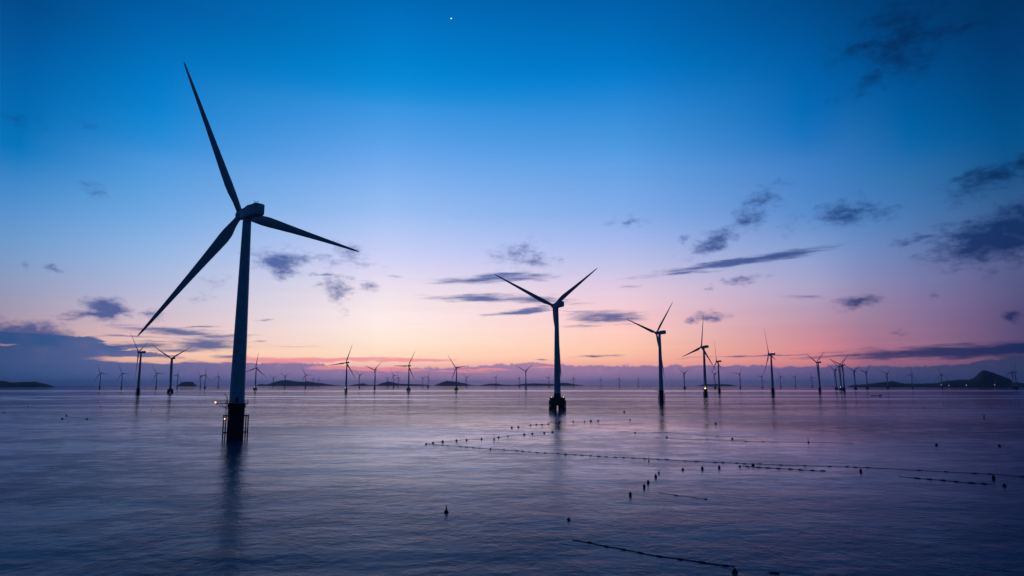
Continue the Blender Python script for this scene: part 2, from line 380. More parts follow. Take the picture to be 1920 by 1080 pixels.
# wave facets turned to the viewer keep a rough patch from mirroring as strongly as a slick
put(mxs.inputs[0], M('MULTIPLY', fr.outputs[0], M('MAXIMUM', M('MULTIPLY', SM(slick, 0, 1, 0.62, 1.0, tree=t), SM(sheen_boost, 0, 1, 0.88, 1.6, tree=t), tree=t), M('MULTIPLY', M('MULTIPLY', ruff, faro, tree=t), 1.0, tree=t), tree=t), tree=t))
t.links.new(df.outputs[0], mxs.inputs[1]); t.links.new(gl.outputs[0], mxs.inputs[2])
mo = t.nodes.new('ShaderNodeOutputMaterial'); t.links.new(mxs.outputs[0], mo.inputs['Surface'])

def link_mesh(name, bm, mat, parent=None, smooth=False, normals=True):
    if normals: bmesh.ops.recalc_face_normals(bm, faces=bm.faces[:])
    me = bpy.data.meshes.new(name)
    bm.to_mesh(me); bm.free()
    if smooth:
        for p in me.polygons: p.use_smooth = True
    if mat: me.materials.append(mat)
    o = bpy.data.objects.new(name, me); C.objects.link(o)
    if parent: o.parent = parent
    return o

SEA_R = 42000.0
bm = bmesh.new()
rings = [0, 60, 150, 400, 1000, 2500, 6000, 14000, 27000, SEA_R]
prev = None
for r in rings:
    if r == 0:
        cur = [bm.verts.new((0, 0, 0))]
    else:
        cur = [bm.verts.new((r * math.cos(a * math.tau / 64), r * math.sin(a * math.tau / 64), 0)) for a in range(64)]
    if prev:
        for i in range(64):
            j = (i + 1) % 64
            if len(prev) == 1: bm.faces.new((prev[0], cur[i], cur[j]))
            else: bm.faces.new((prev[i], cur[i], cur[j], prev[j]))
    prev = cur
for f in bm.faces:
    f.normal_update()
    if f.normal.z < 0: f.normal_flip()
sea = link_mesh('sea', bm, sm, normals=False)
sea['kind'] = 'structure'

# ------------------------------------------------------------------ mesh helpers
def lathe(bm, prof, seg=24, M4=Matrix(), cap=True):
    rings = []
    for r, z in prof:
        rings.append([bm.verts.new(M4 @ Vector((r * math.cos(i * math.tau / seg), r * math.sin(i * math.tau / seg), z))) for i in range(seg)])
    for a, c in zip(rings[:-1], rings[1:]):
        for i in range(seg):
            j = (i + 1) % seg
            bm.faces.new((a[i], a[j], c[j], c[i]))
    if cap:
        bm.faces.new(list(reversed(rings[0]))); bm.faces.new(rings[-1])
def box(bm, c, s, M4=Matrix(), bev=0.0):
    r = bmesh.ops.create_cube(bm, size=1.0)
    vs = r['verts']
    for v in vs: v.co = Vector((c[0] + v.co.x * s[0], c[1] + v.co.y * s[1], c[2] + v.co.z * s[2]))
    if bev:
        es = list({e for v in vs for e in v.link_edges})
        rr = bmesh.ops.bevel(bm, geom=es, offset=bev, segments=2, affect='EDGES', profile=0.5)
        vs = list({v for v in rr['verts']} | {v for v in vs if v.is_valid})
    for v in vs: v.co = M4 @ v.co
def tube(bm, a, c, r, seg=8, r2=None):
    a, c = Vector(a), Vector(c)
    d = c - a
    q = d.to_track_quat('Z', 'Y').to_matrix().to_4x4()
    lathe(bm, [(r, 0), (r if r2 is None else r2, d.length)], seg, Matrix.Translation(a) @ q)
def ball(bm, c, r, seg=12, sx=1, sz=1):
    k = bmesh.ops.create_uvsphere(bm, u_segments=seg, v_segments=max(6, seg // 2), radius=r)
    for v in k['verts']: v.co = Vector((c[0] + v.co.x * sx, c[1] + v.co.y, c[2] + v.co.z * sz))
def thing(name, label, cat, loc=(0, 0, 0), rz=0.0, group=None):
    o = bpy.data.objects.new(name, None); C.objects.link(o)
    o.empty_display_size = 1.0
    o.location = loc; o.rotation_euler = (0, 0, rz)
    return tag(o, label, cat, group)
def tag(o, label, cat, group=None):
    o['label'], o['category'] = label, cat
    if group: o['group'] = group
    return o

# ------------------------------------------------------------------ wind turbine: one mesh for every part
HUB, DECK = 90.0, 14.0
LIB = {}
def lib(name, bm, mat, smooth=False):
    bmesh.ops.recalc_face_normals(bm, faces=bm.faces[:])
    me = bpy.data.meshes.new(name); bm.to_mesh(me); bm.free()
    if smooth:
        for p in me.polygons: p.use_smooth = True
        try: me.set_sharp_from_angle(angle=R(35))
        except Exception: pass
    me.materials.append(mat)
    LIB[name] = me

bm = bmesh.new()       # tower: three welded cans with thin flanges
prof = []
for i in range(0, 25):
    z = DECK + 0.02 + (HUB - 2.3 - DECK) * i / 24
    k = i / 24
    r = 2.85 + (1.62 - 2.85) * (k ** 1.08)
    prof.append((r, z))
    if i in (8, 16):
        prof += [(r + 0.06, z + 0.02), (r + 0.06, z + 0.22), (r - 0.005, z + 0.24)]
lathe(bm, prof, 40)
lib('tower', bm, MAT['paint'], True)
bm = bmesh.new()
box(bm, (0, -2.84, DECK + 1.35), (0.95, 0.16, 2.1), bev=0.05)
lib('door', bm, MAT['galv'])

bm = bmesh.new()       # nacelle, rotor towards +Y, origin on the tower axis at hub height
secs = [(3.1, 1.5, 1.5, -1.7), (2.6, 1.85, 1.8, -2.05), (0.0, 2.1, 1.95, -2.2), (-1.0, 2.1, 2.05, -2.2), (-2.4, 2.1, 2.65, -2.2), (-8.6, 2.1, 2.65, -1.9), (-9.0, 2.02, 2.55, -1.75), (-9.1, 1.8, 2.3, -1.5)]
pr = None
for (y, w, zt, zb) in secs:
    ring = []
    for i in range(28):
        a = (i + .5) * math.tau / 28
        ca, sa = math.cos(a), math.sin(a)
        e = 0.2
        ring.append(bm.verts.new((w * math.copysign(abs(ca) ** e, ca), y, (zt + zb) / 2 + (zt - zb) / 2 * math.copysign(abs(sa) ** e, sa))))
    if pr:
        for i in range(28):
            bm.faces.new((pr[i], pr[(i + 1) % 28], ring[(i + 1) % 28], ring[i]))
    else: bm.faces.new(ring)
    pr = ring
bm.faces.new(pr)
lathe(bm, [(1.7, -2.6), (1.9, -2.1)], 24)
lib('nacelle', bm, MAT['paint'], True)
bm = bmesh.new()
box(bm, (0, -7.4, 2.72), (3.2, 1.8, 0.3), bev=0.06)
for i in range(6): box(bm, (-1.4 + i * 0.56, -7.4, 2.89), (0.08, 1.6, 0.06))
lib('cooler', bm, MAT['galv'])
bm = bmesh.new()
tube(bm, (0.6, -6.0, 2.5), (0.6, -6.0, 4.3), 0.06); tube(bm, (-0.6, -6.0, 2.5), (-0.6, -6.0, 4.0), 0.06)
tube(bm, (-0.9, -6.0, 3.9), (0.9, -6.0, 3.9), 0.05)
for sx in (-.9, .9): ball(bm, (sx, -6.0, 4.02), 0.14, 8)
lib('wind_vane', bm, MAT['galv'])
bm = bmesh.new()
lathe(bm, [(0.24, 2.2), (0.26, 2.75), (0.2, 2.95), (0.06, 3.0)], 12, Matrix.Translation((0, -3.0, 0.4)))
lib('aviation_light', bm, MAT['red_lamp'])
bm = bmesh.new()
lathe(bm, [(0.9, 2.1), (1.0, 3.0), (0.8, 3.6), (0.2, 3.8)], 12, Matrix.Translation((0, -5.2, 0.2)))
lib('aviation_light_bright', bm, MAT['red_lamp'])

bm = bmesh.new()       # hub and spinner, rotor plane at y = 5
Q = Matrix.Translation((0, 5.0, 0)) @ Matrix.Rotation(R(-90), 4, 'X')
lathe(bm, [(1.55, -1.75), (1.9, -1.3), (2.05, 0), (1.9, 0.9), (1.5, 1.7), (0.9, 2.3), (0.25, 2.6)], 28, Q)
lib('hub', bm, MAT['paint'], True)

bm = bmesh.new()       # blade along +Z, chord mostly in the rotor plane
BL = 63.0
st_ = [(1.2, 1.15, 1.0, 0), (3.0, 1.15, 1.0, 0), (6.0, 1.5, .72, 12), (9.5, 2.05, .42, 14), (13.0, 2.15, .32, 12), (18, 1.92, .26, 9), (25, 1.6, .22, 6.5), (33, 1.3, .2, 4), (42, 1.0, .18, 2), (50, .76, .17, 0.5), (56, .58, .16, -.5), (60, .42, .15, -1), (62.2, .24, .15, -1), (BL, .07, .2, -1)]
pr = None
for (z, hc, tr, tw) in st_:
    ring = []
    for i in range(20):
        a = i * math.tau / 20
        x = math.cos(a)
        tk = math.sin(a) * tr * (1.0 if tr > .95 else (0.62 + 0.38 * x) ** 0.5 * 1.1)
        off = 0.0 if tr > .95 else -0.40 * hc * (1 - tr)
        X, Y = hc * x + off, hc * tk
        r_ = R(tw)
        ring.append(bm.verts.new((X * math.cos(r_) - Y * math.sin(r_), X * math.sin(r_) + Y * math.cos(r_) + 1.6 * (z / BL) ** 2, z)))
    if pr:
        for i in range(20): bm.faces.new((pr[i], pr[(i + 1) % 20], ring[(i + 1) % 20], ring[i]))
    else: bm.faces.new(ring)
    pr = ring
bm.faces.new(pr)
lib('blade', bm, MAT['blade'], True)

# monopile foundation (the root empty's +Y points away from the camera)
bm = bmesh.new()
lathe(bm, [(3.05, -6), (3.05, 1.8), (3.12, 1.82), (3.12, 2.3), (3.05, 2.32), (3.05, 12.2), (3.3, 12.9), (3.3, DECK - 0.3)], 40)
lib('monopile', bm, MAT['steel'], True)
bm = bmesh.new()
lathe(bm, [(3.35, DECK - 0.28), (4.3, DECK - 0.26), (4.3, DECK - 0.02), (2.9, DECK)], 32)
box(bm, (-5.7, 0, DECK - 0.15), (4.0, 1.8, 0.25), bev=0.03)
for sx in (-7.3, -5.6): tube(bm, (sx, -0.6, DECK - .25), (-3.1, -0.6, DECK - 2.2), 0.09)
for k in range(8):
    a = k * math.tau / 8
    tube(bm, (4.1 * math.cos(a), 4.1 * math.sin(a), DECK - .25), (3.05 * math.cos(a), 3.05 * math.sin(a), DECK - 1.8), 0.08)
lib('platform', bm, MAT['steel'])
def railing(pts, closed):
    bm = bmesh.new()
    n = len(pts)
    for i, p in enumerate(pts):
        p = Vector(p)
        tube(bm, p, p + Vector((0, 0, 1.15)), 0.045, 6)
        if i + 1 < n or closed:
            q = Vector(pts[(i + 1) % n])
            for zz in (0.58, 1.13): tube(bm, p + Vector((0, 0, zz)), q + Vector((0, 0, zz)), 0.035, 6)
    return bm
arc = [(4.2 * math.cos(R(a)), 4.2 * math.sin(R(a)), DECK) for a in range(192, 529, 24)]
lib('railing', railing([(-7.6, -.85, DECK), (-5.9, -.85, DECK)] + arc + [(-5.9, .85, DECK), (-7.6, .85, DECK)], True), MAT['galv'])
bm = bmesh.new()       # boat landing: twin fender pipes with rungs on both sides
for s in (-1, 1):
    for dx in (3.62, 4.45):
        tube(bm, (s * dx, -0.3, -4), (s * dx, -0.3, 9.6), 0.23, 10)
    for zz in (9.2, 2.9):
        box(bm, (s * 3.75, -0.3, zz), (1.75, 0.3, 0.45))
    for k in range(24): tube(bm, (s * 3.62, -0.3, -1.5 + k * 0.45), (s * 4.45, -0.3, -1.5 + k * 0.45), 0.035, 6)
lib('boat_landing', bm, MAT['steel'])
bm = bmesh.new()
for dx in (-3.95, -3.5):
    tube(bm, (dx, -0.3, 9.2), (dx, -0.3, DECK + 0.2), 0.06, 6)
for k in range(14): tube(bm, (-3.95, -0.3, 9.4 + k * .34), (-3.5, -0.3, 9.4 + k * .34), 0.03, 6)
lib('ladder', bm, MAT['steel'])
bm = bmesh.new()
tube(bm, (-3.6, -.9, DECK), (-3.6, -.9, DECK + 2.6), 0.16, 8); tube(bm, (-3.6, -.9, DECK + 2.5), (-4.7, -1.0, DECK + 3.8), 0.12, 8)
tube(bm, (-4.7, -1.0, DECK + 3.8), (-4.7, -1.0, DECK + 2.6), 0.025, 6)
lib('davit_crane', bm, MAT['steel'])
bm = bmesh.new()
tube(bm, (-7.65, -.5, DECK), (-7.65, -.5, DECK + .25), 0.06); ball(bm, (-7.65, -.5, DECK + .42), 0.27, 12, 1, 0.95)
lib('deck_lamp', bm, MAT['amber'])
bm = bmesh.new()
ball(bm, (0, -4.3, DECK + 0.9), 0.78, 12)
lib('bright_lamp', bm, MAT['amber_hot'])
bm = bmesh.new()
ball(bm, (-2.2, -3.6, DECK - 1.0), 0.9, 10)
lib('white_lamp', bm, MAT['white_lamp'])
bm = bmesh.new()
ball(bm, (-4.05, -.75, 8.1), 0.2, 10)
lib('landing_lamp', bm, MAT['amber'])

# pile cap foundation: concrete cap on raking steel piles
bm = bmesh.new()
lathe(bm, [(6.0, 3.8), (6.6, 4.4), (6.7, 10.1), (6.4, 10.5), (3.4, 10.5), (3.2, 11.5), (2.86, DECK - 0.02)], 16)
lib('pile_cap', bm, MAT['concrete'])
bm = bmesh.new()
for k in range(8):
    a = (k + .5) * math.tau / 8
    tube(bm, (6.6 * math.cos(a), 6.6 * math.sin(a), -6), (5.1 * math.cos(a), 5.1 * math.sin(a), 4.1), 1.5, 14)
lib('piles', bm, MAT['steel'], True)
lib('cap_railing', railing([(6.3 * math.cos(R(a)), 6.3 * math.sin(R(a)), 10.4) for a in range(0, 360, 20)], True), MAT['galv'])
for s, nm in ((-1, 'cap_fender_a'), (1, 'cap_fender_b')):
    bm = bmesh.new()
    for dx in (6.75, 7.2): tube(bm, (s * dx, -1, -4), (s * dx, -1, 8.0), 0.22, 8)
    for zz in (1.8, 4.2, 7.2): tube(bm, (s * 5.4, -1, zz), (s * 7.2, -1, zz), 0.15, 8)
    lib(nm, bm, MAT['steel'])
bm = bmesh.new()
tube(bm, (-4.6, -4, 10.4), (-4.6, -4, 14.2), 0.12, 8); tube(bm, (-4.6, -4, 14.0), (-5.8, -4.2, 15.4), 0.1, 6)
lib('cap_crane', bm, MAT['steel'])
bm = bmesh.new()
lathe(bm, [(.1, 0), (.06, .4)], 8); ball(bm, (0, 0, .5), 0.2, 10)
lib('cap_lamp', bm, MAT['amber'])

def child(name, key, parent, mtx=None):
    o = bpy.data.objects.new(name, LIB[key]); C.objects.link(o)
    o.parent = parent
    if mtx is not None: o.matrix_local = mtx
    return o
def spin(yaw, a):
    """matrix, in world orientation, of a blade at clock angle a on a rotor whose axis is turned by yaw"""
    return Matrix.Rotation(yaw, 4, 'Z') @ Matrix.Translation((0, 5.0, 0)) @ Matrix.Rotation(a, 4, 'Y')
def fit_spin(base, yaw, tips):
    """clock angle that points the blades along the directions seen"""
    hubw = base + Matrix.Rotation(yaw, 3, 'Z') @ Vector((0, 5, 0)) + Vector((0, 0, HUB))
    hx, hy = project(hubw)
    best = (1e9, 0)
    for k in range(0, 240):
        a = R(k * 0.5); cost = 0
        for tx, ty in tips:
            want = math.atan2(tx - hx, hy - ty)
            e = 9
            for j in range(3):
                m = spin(yaw, a + j * math.tau / 3) @ Vector((0, 0, 50.0))
                x, y = project(base + Vector((0, 0, HUB)) + m)
                d = abs((math.atan2(x - hx, hy - y) - want + math.pi) % math.tau - math.pi)
                e = min(e, d)
            cost += e * e
        if cost < best[0]: best = (cost, a)
    return best[1]

def turbine(px, hy, label, rel=55.0, tips=(), kind='mono', lamps=(), group='wind turbines of the offshore wind farm'):
    base = at_height(px, hy, HUB); base.z = 0.0
    az = math.atan2(base.x, base.y)
    yaw = R(rel) - az
    face = -az
    root = thing('wind_turbine', label, 'wind turbine', base, face, group)
    a = fit_spin(base, yaw, tips) if tips else R(random.uniform(0, 120))
    loc = Matrix.Rotation(yaw - face, 4, 'Z')
    child('tower', 'tower', root)
    if 'near' in lamps:
        d = child('door', 'door', bpy.data.objects[root.children[0].name])
    nac = child('nacelle', 'nacelle', root, Matrix.Translation((0, 0, HUB)) @ loc)
    child('cooler', 'cooler', nac)
    if 'near' in lamps: child('wind_vane', 'wind_vane', nac)
    if 'red' in lamps: child('aviation_light', 'aviation_light_bright', nac)
    elif 'near' in lamps: child('aviation_light', 'aviation_light', nac)
    child('hub', 'hub', root, Matrix.Translation((0, 0, HUB)) @ loc)
    for j in range(3):
        child('blade', 'blade', root, Matrix.Translation((0, 0, HUB)) @ Matrix.Rotation(-face, 4, 'Z') @ spin(yaw, a + j * math.tau / 3))
    if kind == 'mono':
        f = child('monopile', 'monopile', root)
        p = child('platform', 'platform', root)
        child('railing', 'railing', p)
        if 'near' in lamps:
            child('davit_crane', 'davit_crane', p)
            child('deck_lamp', 'deck_lamp', p)
            child('lamp', 'landing_lamp', f)
            child('ladder', 'ladder', f)
        child('boat_landing', 'boat_landing', f)
        if 'hot' in lamps: child('deck_lamp', 'bright_lamp', p)
        if 'white' in lamps: child('deck_lamp', 'white_lamp', p)
    else:
        c = child('pile_cap', 'pile_cap', root)
        child('railing', 'cap_railing', c)
        child('fender', 'cap_fender_a', c); child('fender', 'cap_fender_b', c); child('davit_crane', 'cap_crane', c)
        child('piles', 'piles', root)
        for sx in (-5.2, 5.2) if 'cap' in lamps else (): child('deck_lamp', 'cap_lamp', c, Matrix.Translation((sx, -3.6, 10.48)))
        if 'white' in lamps: child('deck_lamp', 'white_lamp', c)
    return root

# (tower x, hub y, label, angle of the rotor axis off the line of sight, blade tips seen, foundation, lamps)
T = [
 (464,400,'nearest and largest wind turbine, its pile ringed by fender pipes and a lit side balcony',30,[(362,128),(695,465),(285,592)],'mono',('near',)),
 (1043.5,572.5,'second largest wind turbine, standing on a broad pile cap with open legs',33,[(958,538),(1130,497),(1041,710)],'cap',('cap',)),
 (1236.5,624,'third largest wind turbine, two raised blades in a V, on a flanged single pile',55,[(1188,611),(1271,572),(1238,706)],'mono',()),
 (1319.5,650.5,'wind turbine with one upright blade and a bright amber lamp at its foot',57,[(1323,602),(1281,667),(1340,680)],'mono',('hot',)),
 (1346.5,677.5,'slim turbine just behind the amber lamp turbine, two thin blades bent to the left',72,[(1339,646),(1335,697)],'mono',()),
 (1445.5,664,'wind turbine with a red light on its nacelle and two blades leaning left',74,[(1427,625),(1428,703)],'mono',('red',)),
 (264.5,660.5,'wind turbine before the dark left cloud bank with three narrow blades and side-on nacelle',72,[(250,629),(274,644),(249,707)],'mono',()),
 (323.5,672,'wind turbine with two outspread blades and a wide dark base, left of the largest tower',35,[(296,657),(346,661)],'cap',()),
 (480.5,690,'wind turbine with one blade straight up, closest on the right of the largest tower',25,[(483,675),(464,695),(494,700)],'cap',('white',)),
 (650.5,680,'wind turbine with a white base lamp, off the right end of the longest middle island',35,[(660,655),(633,683),(665,705)],'mono',('white',)),
 (703.5,693.5,'wind turbine with two short upper blades in a V before the low islet, no lamp',40,[(690,688),(710,685)],'mono',()),
 (767,686,'wind turbine with one blade level to the left, beside the steep little peaked islet',35,[(750,686),(776,665),(776,709)],'cap',()),
 (856,689.5,'wind turbine in front of the dome-shaped island, on a dark cap base',35,[(847,676),(868,687),(849,706)],'cap',()),
 (986,695.5,'wind turbine with a wide V of blades, alone left of the pile cap turbine',35,[(975,690),(996,686)],'mono',()),
 (1283,700,'small turbine between the third largest turbine and the amber lamp turbine',50,[(1275,694),(1287,697)],'cap',()),
 (1340,701,'small turbine half lost behind the slim turbine next to the amber lamp',55,[(1333,693),(1343,699)],'cap',()),
 (1387,701.5,'small turbine alone between the slim turbine and the red light turbine',50,[(1378,699),(1390,693)],'mono',()),
 (1428.5,706,'faint turbine with a white lamp at its foot, under the red light turbine\'s lower blade',50,[],'cap',('white',)),
 (1534,679.5,'wind turbine with a raised V of blades at the right end of the pink glow',60,[(1515,666),(1543,664)],'mono',()),
 (1566,694,'small turbine leftmost in the tight cluster of three at right',55,[(1557,689),(1571,689)],'cap',()),
 (1574.5,687,'middle turbine in the tight cluster of three at right, white lamp at base',60,[(1564,680)],'cap',('white',)),
 (1580,684.5,'tallest turbine in the tight cluster of three at right',55,[(1568,679),(1586,672)],'mono',()),
 (1602,696,'small turbine first right of the tight cluster of three, before the ridge tip',50,[(1591,689),(1608,690)],'cap',()),
 (1624,698,'small turbine second to the right of the tight cluster of three, at the low ridge',50,[(1615,694),(1628,691)],'cap',()),
 (1663,701,'small turbine standing before the rounded hump of the low right ridge',50,[(1655,697),(1668,696)],'cap',()),
 (189,699.5,'small pale turbine far left under the cloud bank, farthest left of all turbines',40,[(187,690),(199,699.5)],'mono',()),
 (229.7,700,'small pale turbine second from the left under the cloud bank',40,[(239,701)],'mono',()),
 (294.5,700,'small pale turbine between the edge-on turbine and the wide based turbine',40,[(303,700)],'mono',()),
 (333.5,703,'faint turbine just right of the wide based turbine, above the flat islet',45,[],'mono',()),
 (377,705,'faint turbine close left of a taller faint turbine, left of the largest tower',45,[],'mono',()),
 (385.5,703,'faint turbine with an upright blade, left of the largest tower',40,[(387,690)],'cap',()),
 (410,706,'faint turbine nearest to the left side of the largest tower',45,[],'mono',()),
 (513,709,'faint turbine over the left slope of the longest middle island',45,[],'mono',()),
 (535,705.5,'faint turbine over the summit of the longest middle island',45,[(527,700)],'mono',()),
 (573.5,703,'pale turbine over the middle hump of the longest middle island',35,[(569,696),(583,704)],'mono',()),
 (588,711,'very faint turbine right of the pale turbine on the longest middle island',45,[],'mono',()),
 (598,711.5,'very faint turbine over the right slope of the longest middle island',45,[],'mono',()),
 (674.5,703.5,'small turbine with a Y of blades over the low islet',45,[(667,698),(680,702)],'mono',()),
 (727,710,'very faint turbine over the steep little peaked islet',45,[],'mono',()),
 (738.5,704,'small turbine between the steep peaked islet and the level bladed turbine',50,[(735,697)],'mono',()),
 (747,708,'very faint turbine close left of the level bladed turbine',50,[],'mono',()),
 (793,709,'faint turbine, first right of the level bladed turbine',50,[],'mono',()),
 (803,706.5,'faint turbine, left of the dome-shaped island',45,[(795,708)],'cap',()),
 (874.5,708,'faint turbine over the right slope of the dome-shaped island',45,[(871,703),(880,704)],'mono',()),
 (930,708,'faint turbine alone over the low dark islet right of the dome-shaped island',50,[(922,706),(933,704)],'mono',()),
 (974,709,'faint turbine close left of the wide V turbine',60,[(974,704)],'cap',()),
 (1029,708.5,'faint turbine with a raised slanting blade just left of the pile cap turbine',45,[(1036,697)],'mono',()),
 (1075.5,709,'faint turbine first to the right of the pile cap turbine',50,[(1075,703)],'mono',()),
 (1127,711,'faint turbine second to the right of the pile cap turbine',50,[],'mono',()),
 (1161,710,'faint turbine midway between the pile cap turbine and third largest turbine',50,[],'mono',()),
 (1197,711,'faint turbine close left of the third largest turbine',50,[(1194,705)],'mono',()),
 (1463,706,'faint turbine first to the right of the red light turbine',50,[(1460,700)],'mono',()),
 (1491,707,'faint turbine second to the right of the red light turbine',50,[],'mono',()),
 (1522,707.5,'faint turbine close left of the raised V turbine at the end of the pink glow',50,[],'mono',()),
 (1709,702,'faint turbine over the low saddle of the right ridge',50,[],'mono',()),
 (1764.5,702,'dark little turbine left of the pointed hill, above the shore lamps',60,[(1762,698)],'mono',()),
 (1897.5,699,'left one of two close turbines right of the pointed hill',60,[(1896,693)],'cap',()),
 (1903,697.5,'right one of two close turbines right of the pointed hill',60,[(1903,690)],'cap',()),
]
for (px, hy, label, rel, tips, kind, lamps) in T:
    turbine(px, hy, label, rel, tips, kind, lamps)

# ------------------------------------------------------------------ islands on the horizon
def island(name, D, prof, depth, seed, label):
    bm = bmesh.new()
    x0, x1 = prof[0][0], prof[-1][0]
    nx, ny = max(24, int((x1 - x0) / 1.6)), 14
    wl = 722 + CAM_H * F / D * 0 
    grid = []
    c = ray((x0 + x1) / 2, 722); caz = math.atan2(c.x, c.y)
    def hgt(x):
        for (a, ha), (b_, hb) in zip(prof[:-1], prof[1:]):
            if a <= x <= b_:
                k = (x - a) / (b_ - a)
                return ha + (hb - ha) * k
        return 0
    for i in range(nx + 1):
        px = x0 + (x1 - x0) * i / nx
        d = ray(px, 722.0); d.z = 0; d.normalize()
        H = hgt(px) / F * D
        row = []
        for j in range(ny + 1):
            v = j / ny * 2 - 1
            q = d * (D / math.cos(math.atan2(d.x, d.y) - caz) + v * depth)
            n = noise.fractal(Vector((q.x * .004 + seed, q.y * .004, seed)), 0.9, 2.1, 5)
            n2 = noise.noise(Vector((q.x * .045, q.y * .045, seed)))
            z = H * max(0, 1 - abs(v) ** 1.7) * (1 + 0.07 * n * (1 if H > 8 else .4)) + (n2 * 7.0 if abs(v) < .9 and H > 12 else 0) - 1.0 * (abs(v) > .98) - (0.8 if i in (0, nx) else 0)
            row.append(bm.verts.new((q.x, q.y, max(-0.9, z))))
        grid.append(row)
    for i in range(nx):
        for j in range(ny):
            bm.faces.new((grid[i][j], grid[i + 1][j], grid[i + 1][j + 1], grid[i][j + 1]))
    for f in bm.faces:
        f.normal_update()
        if f.normal.z < 0: f.normal_flip()
    o = link_mesh(name, bm, MAT['land'], normals=False, smooth=True)
    o['kind'] = 'structure'
    o['label'] = label
    return o
island('island', 9500, [(-120, 10), (-40, 12), (0, 9.5), (20, 7), (40, 7.5), (65, 8), (85, 5), (105, 0)], 380, 1.0, 'low dark island under the left cloud bank')
island('island', 15000, [(332, 0), (340, 6.5), (350, 7.5), (362, 7.5), (366, 3), (372, 0)], 300, 2.0, 'flat pale islet left of the largest tower')
island('island', 20000, [(478, 0), (488, 3.5), (500, 2.5), (512, 6), (525, 9), (536, 10.5), (550, 8.5), (565, 7), (577, 8), (592, 5.5), (605, 4.5), (622, 2), (645, 0)], 500, 3.0, 'longest middle island with a summit and a hump')
island('island', 21000, [(652, 0), (668, 3), (682, 4.5), (690, 2), (705, 1.5), (716, 5), (727, 8), (736, 6), (748, 4), (765, 3), (780, 3), (800, 2), (812, 0)], 500, 4.0, 'small steep peaked islet with low tails')
island('island', 20000, [(812, 0), (824, 5), (838, 9.5), (850, 8), (862, 6.5), (874, 4), (882, 1.5), (900, 0)], 450, 5.0, 'dome-shaped island')
island('island', 21000, [(896, 0), (915, 3.5), (932, 4), (945, 2), (965, 1.5), (985, 4), (1000, 4.5), (1015, 4), (1040, 3.5), (1052, 5.5), (1065, 5), (1078, 2.5), (1098, 0)], 500, 6.0, 'long low islet behind the pile cap turbine')
island('island', 15000, [(1305, 0), (1320, 3), (1345, 3.5), (1365, 3), (1385, 0)], 350, 7.0, 'low islet behind the amber lamp turbine')
island('island', 8500, [(1586, 0), (1598, 3), (1616, 4), (1640, 6.5), (1660, 8), (1673, 9), (1686, 7), (1697, 5.5), (1730, 5.5), (1756, 6), (1771, 9.5), (1786, 11), (1800, 12), (1817, 11.5), (1826, 14), (1835, 19.5), (1841, 23.5), (1847, 26.5), (1852, 25), (1860, 22.5), (1872, 18.5), (1884, 15), (1893, 12.5), (1900, 7.5), (1915, 6), (1935, 6), (1980, 7), (2060, 4), (2100, 0)], 600, 8.0, 'dark ridge with a pointed hill at right')

bm = bmesh.new()
lathe(bm, [(0.6, -20), (0.5, 11)], 8); box(bm, (0, 0, -8), (4, 4, 16)); 
lib('lamp_mast', bm, MAT['steel'])
bm = bmesh.new(); ball(bm, (0, 0, 13), 3.0, 12)
lib('lamp_head', bm, MAT['shore_lamp'])
for (px, py, label) in [(1764.7,721.6,'warm shore lamp farthest left along the foot of the right ridge'),(1779,722.6,'brightest warm shore lamp at the foot of the right ridge, lowest of the four'),
                        (1812,722.2,'warm shore lamp in the middle of the right ridge, left of the pointed hill'),(1865,721.6,'warm shore lamp directly under the pointed hill')]:
    d = ray(px, py); p = CAM + d * (7750 / math.hypot(d.x, d.y))
    o = thing('shore_lamp', label, 'lamp', (p.x, p.y, p.z - 13.0), 0, 'shore lamps under the right ridge')
    child('mast', 'lamp_mast', o); child('lamp', 'lamp_head', o)

# ------------------------------------------------------------------ star
d = ray(846, 34.5).normalized()
bm = bmesh.new(); ball(bm, (0, 0, 0), 24, 16)
o = link_mesh('star', bm, MAT['star'], smooth=True); o.location = CAM + d * 30000
tag(o, 'single tiny bright star high in the blue sky', 'star')

# ------------------------------------------------------------------ buoys and float lines
def lib_buoys():
    bm = bmesh.new()      # upright barrel float with neck and lifting eye
    lathe(bm, [(.12, -.35), (.24, -.28), (.27, -.1), (.28, .18), (.27, .4), (.22, .5), (.11, .56), (.10, .66), (.13, .68), (.12, .73), (.04, .75)], 16)
    lib('barrel_buoy', bm, MAT['rubber'], True)
    bm = bmesh.new()      # round ball float with a moulded rim
    lathe(bm, [(.05, -.3), (.2, -.24), (.3, -.05), (.325, .0), (.325, .05), (.3, .1), (.24, .26), (.12, .36), (.07, .38), (.07, .46), (.03, .48)], 16)
    lib('ball_buoy', bm, MAT['rubber'], True)
    bm = bmesh.new()      # spar buoy: collar float and pole
    lathe(bm, [(.1, -.4), (.2, -.3), (.22, .1), (.12, .25), (.05, .3), (.045, 1.5), (.0, 1.52)], 12)
    lib('spar_buoy', bm, MAT['rubber'], True)
    bm = bmesh.new()      # elongated float lying on the rope (along X)
    q = Matrix.Rotation(R(90), 4, 'Y')
    lathe(bm, [(.05, -.52), (.13, -.46), (.17, -.3), (.17, .3), (.13, .46), (.05, .52)], 10, q)
    lib('rope_float', bm, MAT['rubber'], True)
lib_buoys()
def buoy(px, py, kind, label, s=1.0, group='single buoys on the water'):
    p = water_point(px, py)
    o = bpy.data.objects.new({'barrel_buoy': 'buoy', 'ball_buoy': 'ball_buoy', 'spar_buoy': 'spar_buoy'}[kind], LIB[kind]); C.objects.link(o)
    o.location = (p.x, p.y, 0.0); o.scale = (s, s, s)
    o.rotation_euler = (R(random.uniform(-5, 5)), R(random.uniform(-5, 5)), random.uniform(0, 6))
    return tag(o, label, 'buoy', group)
D_ = 'diagonal row of five dark buoys'
